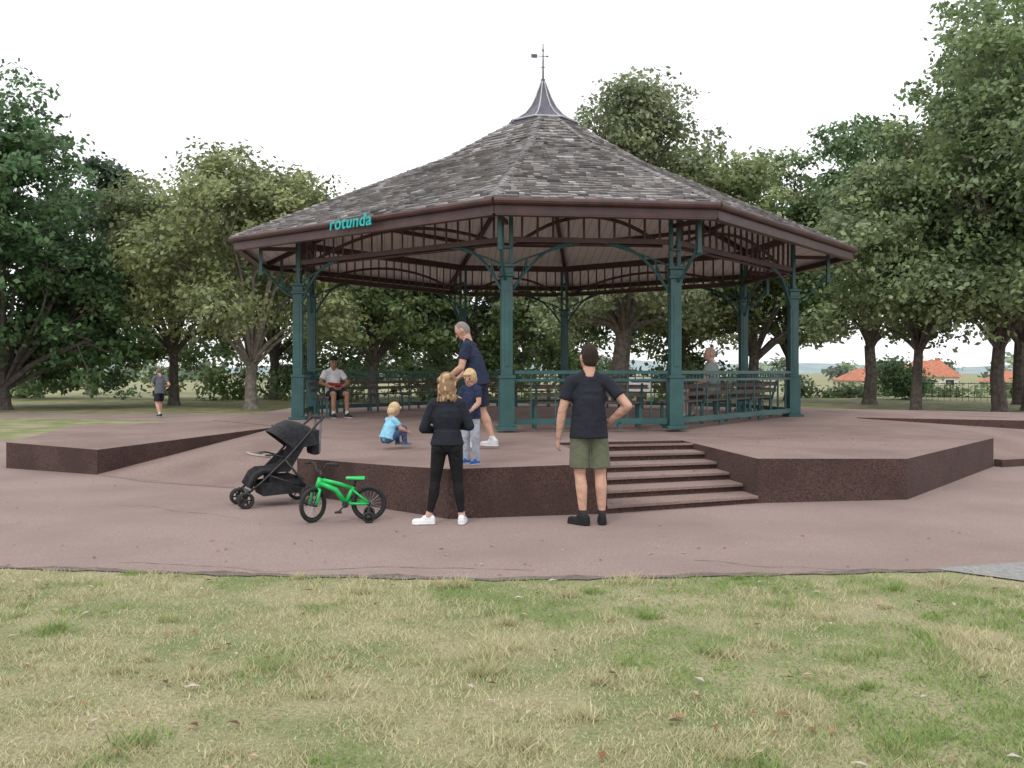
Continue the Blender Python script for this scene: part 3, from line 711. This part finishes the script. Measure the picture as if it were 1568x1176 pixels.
    if hair=='short': B.ell(hc-hf*.016*K+hu*.016*K,(.082*K,.094*K,.110*K),ax,'hair'); B.ell(hc-hf*.038*K-hu*.02*K,(.074*K,.066*K,.080*K),ax,'hair')
    elif hair=='buzz': B.ell(hc-hf*.014*K+hu*.008*K,(.0785*K,.090*K,.110*K),ax,'hair')
    elif hair=='mop':
        B.ell(hc-hf*.010*K+hu*.020*K,(.088*K,.098*K,.110*K),ax,'hair'); B.ell(hc-hf*.035*K-hu*.03*K,(.084*K,.070*K,.085*K),ax,'hair')
        for sg in (-1,0,1): B.ell(hc+hr*.03*sg*K+hf*.075*K+hu*.07*K,(.03*K,.025*K,.022*K),ax,'hair')
    elif hair=='bun':
        B.ell(hc-hf*.012*K+hu*.014*K,(.094*K,.102*K,.112*K),ax,'hair'); B.ell(hc-hf*.045*K-hu*.05*K,(.098*K,.078*K,.105*K),ax,'hair')
        rr=random.Random(4)
        for q in range(90):
            a=rr.uniform(-1,1); c=hc-hf*(.088+rr.uniform(-.03,.03)-.03*a*a)*K+hr*a*.098*K+hu*(rr.uniform(-.19,.07))*K; B.ell(c,(.011,.014,.030),ax,'hair' if q%3 else 'hair2')
        B.ell(hc-hf*.085*K+hu*.06*K,(.05,.04,.04),ax,'hair2')
    if extra: extra(B,J,dict(X=X,up=up,fwd=fwd,hr=hr,hf=hf,hu=hu,hc=hc))
    return build_person(name,B,pal,loc,yaw,height/1.75,voxel)
SK=(.52,.31,.23); 
def pal(top,bottom,shoe,sole=(.5,.5,.5),sock=(.5,.5,.5),hair=(.05,.03,.02),skin=SK,hair2=None,**k):
    d=dict(skin=skin,hair=hair,hair2=hair2 or tuple(1.3*c for c in hair),top=top,bottom=bottom,shoe=shoe,sole=sole,sock=sock,eye=(.02,.015,.01),lip=(.35,.12,.10)); d.update(k); return d
BLK=(.014,.016,.024)
person('woman',(-.66,9.30,0),R_(0),1.55,dict(
 shR=(.160,0,1.385),shL=(-.160,0,1.385),
 elR=(.26,.0,1.13),wrR=(.06,.24,1.12),elL=(-.27,-.01,1.10),wrL=(-.06,.26,1.06),
 anL=(-.21,-.02,.085),knL=(-.14,.03,.5),anR=(.17,.0,.085),knR=(.12,.03,.5),fL=(-.95,-.1,0),fR=(.12,1,0),hc=(-.01,.045,1.62),hf=(-.1,1,-.15)),
 pal(BLK,(.008,.008,.009),(.75,.75,.77),sole=(.8,.8,.8),sock=(.5,.33,.26),hair=(.24,.15,.085),hair2=(.48,.34,.20)),top='long',bottom='long',girth=1.14,hair='bun',voxel=.008,hem=.03,fem=True,headk=1.08)
person('man',(.78,9.28,0),R_(4),1.83,dict(
 elR=(.36,-.12,1.16),wrR=(.215,.05,1.0),elL=(-.26,.0,1.11),wrL=(-.285,.06,.85),
 anL=(-.06,-.03,.085),knL=(-.085,.02,.5),anR=(.13,.0,.085),knR=(.115,.02,.5),fL=(-.65,.75,0),fR=(.1,1,0),hf=(-.35,1,0)),
 pal((.016,.018,.027),(.125,.135,.090),(.015,.015,.016),sole=(.02,.02,.02),sock=(.03,.03,.035),hair=(.028,.018,.013)),girth=1.04,shortlen=.86,nR=(-1,.3,0))
person('man',(-.52,12.2,.55),R_(78),1.72,dict(
 pel=(0,-.05,.93),che=(0,.01,1.22),nk=(0,.07,1.44),hc=(0,.15,1.585),hf=(0,1,-.8),hu=(0,.5,1),shR=(.175,.05,1.37),shL=(-.175,.05,1.37),
 elR=(.24,.08,1.08),wrR=(.18,.26,.93),elL=(-.24,.10,1.08),wrL=(-.15,.29,.96),
 hiR=(.085,-.05,.90),hiL=(-.085,-.05,.90),knR=(.11,-.10,.49),anR=(.12,-.25,.085),knL=(-.11,.06,.49),anL=(-.12,.0,.085)),
 pal((.018,.024,.052),(.016,.022,.044),(.55,.56,.6),sole=(.75,.75,.78),sock=(.6,.6,.6),hair=(.22,.19,.17)),hair='buzz',girth=1.10,shortlen=.85)
person('boy',(-.45,10.05,.54),R_(140),1.04,dict(
 elR=(.24,.08,1.16),wrR=(.16,.28,1.12),elL=(-.24,.05,1.14),wrL=(-.2,.22,1.0),hc=(0,.03,1.60),hf=(-.3,1,-.35)),
 pal((.018,.026,.065),(.38,.41,.48),(.02,.10,.36),sole=(.6,.6,.6),hair=(.55,.38,.21)),hair='mop',headk=1.38,girth=1.1,bottom='loose',voxel=.011)
person('toddler',(-1.66,12.5,.54),R_(-50),.99,dict(
 pel=(0,-.10,.22),che=(0,-.02,.48),nk=(0,.03,.69),hc=(0,.10,.88),hf=(0,1,-.5),hu=(0,.4,1),shR=(.16,.02,.63),shL=(-.16,.02,.63),
 elR=(.24,.14,.43),wrR=(.2,.36,.34),elL=(-.24,.14,.43),wrL=(-.2,.36,.34),
 hiR=(.09,-.08,.20),hiL=(-.09,-.08,.20),knR=(.17,.26,.42),anR=(.16,.30,.085),knL=(-.17,.26,.42),anL=(-.16,.30,.085),fR=(.2,1,0),fL=(-.2,1,0)),
 pal((.25,.55,.72),(.05,.09,.18),(.1,.12,.2),hair=(.55,.41,.24)),hair='mop',headk=1.5,girth=1.15,bottom='loose',voxel=.012,hem=.04)
SEAT=dict(pel=(0,0,.52),che=(0,-.02,.82),nk=(0,-.02,1.05),hc=(0,.02,1.215),shR=(.18,-.01,.98),shL=(-.18,-.01,.98),elR=(.25,.02,.73),wrR=(.12,.22,.66),elL=(-.25,.02,.73),wrL=(-.12,.22,.66),
 hiR=(.09,.02,.50),hiL=(-.09,.02,.50),knR=(.15,.43,.52),anR=(.15,.42,.085),knL=(-.15,.43,.52),anL=(-.15,.42,.085))
def cap_bag(B,J,f):
    B.ell(f['hc']+f['hu']*.065,(.088,.098,.055),(f['hr'],f['hf'],f['hu']),'cap'); 
    B.cap((-.10,.20,.62),(.10,.20,.62),.07,.07,'bag'); B.cap((-.13,.10,.70),(.13,.10,.72),.045,.045,'red')
p_=dict(SEAT); p_.update(elR=(.31,.06,.75),elL=(-.31,.06,.75),hf=(.2,1,-.3))
person('seated_man',(-3.98,20.35,FZ-.01),R_(-148),1.80,p_,pal((.66,.66,.68),(.02,.02,.022),(.02,.02,.02),hair=(.02,.015,.012),skin=(.32,.18,.12),cap=(.015,.015,.02),bag=(.02,.02,.022),red=(.35,.03,.03)),extra=cap_bag,voxel=.010,hem=.0)
p_=dict(SEAT); p_.update(hf=(-.6,1,0))
person('seated_man',(4.10,18.85,FZ-.01),R_(58),2.0,p_,pal((.22,.25,.23),(.05,.05,.05),(.1,.1,.1),hair=(.38,.26,.21)),hair='buzz',voxel=.010,girth=1.12,hem=.0)
person('jogger',(-11.95,31.0,0),R_(40),1.72,dict(
 elR=(.27,-.17,1.15),wrR=(.24,.05,1.10),elL=(-.27,.02,1.12),wrL=(-.2,.27,1.13),knR=(.1,.22,.52),anR=(.1,.17,.12),knL=(-.1,-.02,.49),anL=(-.1,-.30,.13),hc=(0,.05,1.625)),
 pal((.11,.115,.14),(.02,.02,.028),(.04,.04,.04),sole=(.5,.5,.5),hair=(.15,.12,.1)),hair='buzz',voxel=.011)

# ------------------------------------------------------------------ kids bike
bk=empty('childs_bicycle',(-1.78,9.50,0),R_(180)+R_(8))
st=R_(-48)
def steer(p):
    p=Vector(p); o=Vector((.235,0,0)); q=p-o; c,s=math.cos(-st),math.sin(-st); return Vector((q.x*c-q.y*s,q.x*s+q.y*c,q.z))+o
RH=Vector((-.29,0,.185)); FH=steer((.30,0,.185)); fax=(steer((.3,1,.185))-FH).normalized()
m=MB(); m.wheel(RH,(0,1,0),.163,.021); m.wheel(FH,fax,.163,.021)
for s in(-1,1): m.wheel((-.29,s*.17,.062),(0,1,0),.045,.017,18)
m.tube([steer((.18,-.235,.60)),steer((.19,-.14,.605))],.017,8); m.tube([steer((.18,.235,.60)),steer((.19,.14,.605))],.017,8)
m.obj('tyres_and_grips',M_rubber,bk,smooth=True)
m=MB(); m.wheel(RH,(0,1,0),.138,.008,m=6); m.wheel(FH,fax,.138,.008,m=6)
m.tube([RH+Vector((0,-.06,0)),RH+Vector((0,.06,0))],.02,8); m.tube([FH-fax*.05,FH+fax*.05],.02,8)
for s in(-1,1): m.tube([(-.29,s*.05,.185),(-.29,s*.12,.14),(-.29,s*.165,.065)],.009,6); m.tube([(-.29,s*.15,.062),(-.29,s*.19,.062)],.03,8)
m.tube([steer((.19,-.20,.604)),steer((.19,-.09,.60)),steer((.20,-.04,.52)),steer((.20,.04,.52)),steer((.19,.09,.60)),steer((.19,.20,.604))],.011,8)
m.tube([(.19,0,.44),(.20,0,.53)],.016,8); m.tube([(-.13,0,.34),(-.155,0,.43)],.013,8); m.obj('dark_metal_parts',M_black,bk,smooth=True)
m=MB(); m.spokes(RH,(0,1,0),.138,.0018,18); m.spokes(FH,fax,.138,.0018,18); m.obj('spokes',M_metal,bk)
m=MB()
m.tube([(.205,0,.455),(.240,0,.345)],.028,10); m.tube([(.215,0,.405),(.05,0,.33),(-.05,0,.19)],[.028,.028,.026],10)
m.tube([(.21,0,.44),(.03,0,.395),(-.125,0,.345)],[.022,.02,.02],10); m.tube([(-.13,0,.36),(-.05,0,.18)],.021,10)
for s in(-1,1):
    m.tube([(-.05,s*.02,.19),(-.18,s*.045,.185),(-.29,s*.05,.185)],.014,8); m.tube([(-.115,s*.02,.335),(-.29,s*.05,.19)],.011,8)
    m.tube([steer((.238,0,.35)),steer((.25,s*.05,.335)),steer((.30,s*.05,.185))],.016,8)
m.beam((-.06,-.062,.19),(-.27,-.062,.19),.008,.05)
m.obj('frame',M_green,bk,smooth=True)
m=MB(); sv=[(-.25,.06),(-.19,.062),(-.12,.03),(-.05,.016)]
vs=[]
for x,w in sv: vs+=[(x,-w,.435),(x,-w*.7,.465),(x,w*.7,.465),(x,w,.435)]
fs=[]
for i in range(3):
    a=i*4
    for j in range(4): fs.append((a+j,a+(j+1)%4,a+4+(j+1)%4,a+4+j))
fs+=[(3,2,1,0),(12,13,14,15)]
m.add(vs,fs)
m.obj('saddle_top',M_green,bk,bevel=.01)
m=MB(); m.box((-.16,0,.43),(.17,.09,.015)); m.tube([(-.05,-.05,.18),(-.05,.05,.18)],.035,12)
for s in(-1,1): m.tube([(-.05,s*.06,.18),(-.05+s*.07,s*.065,.18-s*.07)],.009,6); m.box((-.05+s*.07,s*.10,.18-s*.07),(.07,.06,.018))
m.obj('cranks_and_pedals',M_black,bk)

# ------------------------------------------------------------------ stroller
sr=empty('stroller',(-2.78,10.72,0),R_(180)+R_(28))
m=MB(); mf=MB(); mm=MB(); mt=MB()
for s in(-1,1):
    mm.tube([(-.50,s*.22,1.0),(-.42,s*.24,.93),(-.10,s*.25,.58),(.22,s*.23,.28),(.36,s*.21,.17)],.014,8)
    mm.tube([(-.06,s*.25,.54),(-.20,s*.26,.36),(-.32,s*.27,.14)],.014,8)
    mm.tube([(.12,s*.24,.37),(-.28,s*.265,.22)],.011,6)
    mm.tube([(-.08,s*.235,.56),(.05,s*.235,.60),(.16,s*.22,.60)],.011,6)
    for o in (-.028,.028):
        mt.wheel((.38,s*.21+o,.095),(0,1,0),.078,.017,20); mt.wheel((-.34,s*.28+o*.5,.12),(0,1,0),.100,.019,22)
    mm.tube([(.36,s*.21,.2),(.38,s*.21,.095)],.018,6); mt.tube([(.38,s*.17,.095),(.38,s*.25,.095)],.025,8)
    mm.spokes((-.34,s*.28,.12),(0,1,0),.095,.008,6); mm.spokes((.38,s*.21,.095),(0,1,0),.075,.008,6)
mm.tube([(-.50,-.22,1.0),(-.515,-.18,1.015),(-.515,.18,1.015),(-.50,.22,1.0)],.014,8)
mm.tube([(-.34,-.27,.12),(-.34,.27,.12)],.010,6); mm.tube([(.33,-.2,.19),(.33,.2,.19)],.011,6)
mt.tube([(-.512,-.19,1.012),(-.515,.19,1.014)],.021,8)
mb2=MB(); mb2.tube([(.10,-.22,.58),(.24,-.20,.60),(.30,-.10,.61),(.30,.10,.61),(.24,.20,.60),(.10,.22,.58)],.016,8); mb2.obj('bumper_bar',noise_mat('pale_vinyl',(.30,.25,.22),(.4,.34,.30),rough=.6),sr,smooth=True)
profp=[(-.34,.86),(-.27,.66),(-.20,.48),(-.12,.40),(.02,.37),(.14,.37),(.21,.33),(.28,.20)]
vs=[];fs=[];W=[-.20,-.17,-.08,.08,.17,.20]; lift=[.09,.03,0,0,.03,.09]
for (x,z) in profp:
    for wv,lf in zip(W,lift): vs.append((x+lf*.6,wv,z+lf*.6))
nW=len(W)
for i in range(len(profp)-1):
    for j in range(nW-1): fs.append((i*nW+j,i*nW+j+1,(i+1)*nW+j+1,(i+1)*nW+j))
mf.add(vs,fs)
seat=mf.obj('seat',M_fabric,sr,smooth=True); so_=seat.modifiers.new('s','SOLIDIFY'); so_.thickness=.035
m.add([(-.30,-.215,.70),(-.05,-.225,.56),(.10,-.22,.40),(-.12,-.22,.40)],[(0,1,2,3)]); m.add([(-.30,.215,.70),(-.05,.225,.56),(.10,.22,.40),(-.12,.22,.40)],[(0,1,2,3)])
bp=[(-.28,.32),(-.26,.15),(.18,.13),(.22,.28)]
for s in(-1,1): m.add([(x,s*.2,z) for x,z in bp],[(0,1,2,3)])
for i in range(3): m.add([(bp[i][0],-.2,bp[i][1]),(bp[i][0],.2,bp[i][1]),(bp[i+1][0],.2,bp[i+1][1]),(bp[i+1][0],-.2,bp[i+1][1])],[(0,1,2,3)])
m.box((-.05,0,.27),(.3,.3,.16))
bo=m.obj('basket_and_sides',M_fabric,sr); q_=bo.modifiers.new('s','SOLIDIFY'); q_.thickness=.012
m=MB(); vs=[];fs=[]; TH=[R_(t) for t in (38,62,84,106,130,152,172)]; PH=[math.pi*k/10 for k in range(11)]
for ti,t in enumerate(TH):
    rad=.33*(1.0 if ti%2==0 else .955)
    for p in PH:
        sp=math.sin(p)**.45 if 0<p<math.pi else 0
        vs.append((-.17+rad*sp*math.cos(t), -.235*math.cos(p)/max(abs(math.cos(p)),1e-6)*abs(math.cos(p))**.6, .66+rad*sp*math.sin(t)))
for i in range(len(TH)-1):
    for j in range(10): fs.append((i*11+j,i*11+j+1,(i+1)*11+j+1,(i+1)*11+j))
m.add(vs,fs); co_=m.obj('canopy',M_fabric,sr,smooth=False); q_=co_.modifiers.new('s','SOLIDIFY'); q_.thickness=.012
m=MB(); m.box((-.46,0,.72),(.12,.26,.30)); m.obj('storage_bag',M_fabric,sr,bevel=.04)
m=MB()
for s in(-1,1): m.beam((-.52,s*.12,1.0),(-.49,s*.12,.60),.03,.012)
m.beam((-.17,-.242,.66),(-.02,-.242,.93),.006,.02)
m.obj('pale_straps',noise_mat('strap_grey',(.12,.12,.12),(.2,.2,.2),rough=.7),sr)
mm.obj('frame',M_black,sr,smooth=True); mt.obj('wheels_and_handle',M_rubber,sr,smooth=True)

# ------------------------------------------------------------------ world, sun, camera
wd_=bpy.data.worlds.new('World'); scene.world=wd_; wd_.use_nodes=True; nt=wd_.node_tree; N=nt.nodes; L=nt.links
bg=N['Background']; sky=N.new('ShaderNodeTexSky'); sky.sky_type='NISHITA'; sky.sun_disc=False; sky.sun_elevation=R_(50); sky.sun_rotation=R_(155)
mx=N.new('ShaderNodeMixRGB'); mx.inputs['Fac'].default_value=.88; 
tc=N.new('ShaderNodeTexCoord'); ns=N.new('ShaderNodeTexNoise'); ns.inputs['Scale'].default_value=1.6; ns.inputs['Detail'].default_value=5
mp=N.new('ShaderNodeMapping'); mp.inputs['Scale'].default_value=(1,1,3); L.new(tc.outputs['Generated'],mp.inputs['Vector']); L.new(mp.outputs[0],ns.inputs['Vector'])
cr=N.new('ShaderNodeValToRGB'); cr.color_ramp.elements[0].position=.3; cr.color_ramp.elements[1].position=.7
cr.color_ramp.elements[0].color=(.93,.935,.97,1); cr.color_ramp.elements[1].color=(1.05,1.05,1.06,1)
L.new(ns.outputs['Fac'],cr.inputs['Fac'])
vm=N.new('ShaderNodeVectorMath'); vm.operation='SCALE'; vm.inputs['Scale'].default_value=10.6
L.new(cr.outputs['Color'],vm.inputs[0]); L.new(sky.outputs[0],mx.inputs['Color1']); L.new(vm.outputs[0],mx.inputs['Color2'])
L.new(mx.outputs['Color'],bg.inputs['Color']); bg.inputs['Strength'].default_value=.138
sl=bpy.data.lights.new('sun','SUN'); sl.energy=1.2; sl.angle=R_(16); sl.color=(1,.97,.92); so=bpy.data.objects.new('sun',sl); link(so)
so.rotation_euler=(R_(40),0,R_(-25)); so.location=(0,0,30)
cam=bpy.data.cameras.new('camera'); cam.sensor_width=36; cam.lens=36*1400/1568; cam.shift_y=-18/1568; cam.clip_end=4000; cam.clip_start=.1
co=bpy.data.objects.new('camera',cam); co.location=(0,0,1.55); co.rotation_euler=(R_(90),0,0); link(co); scene.camera=co
scene.view_settings.view_transform='Standard'; scene.view_settings.look='None'; scene.view_settings.exposure=0
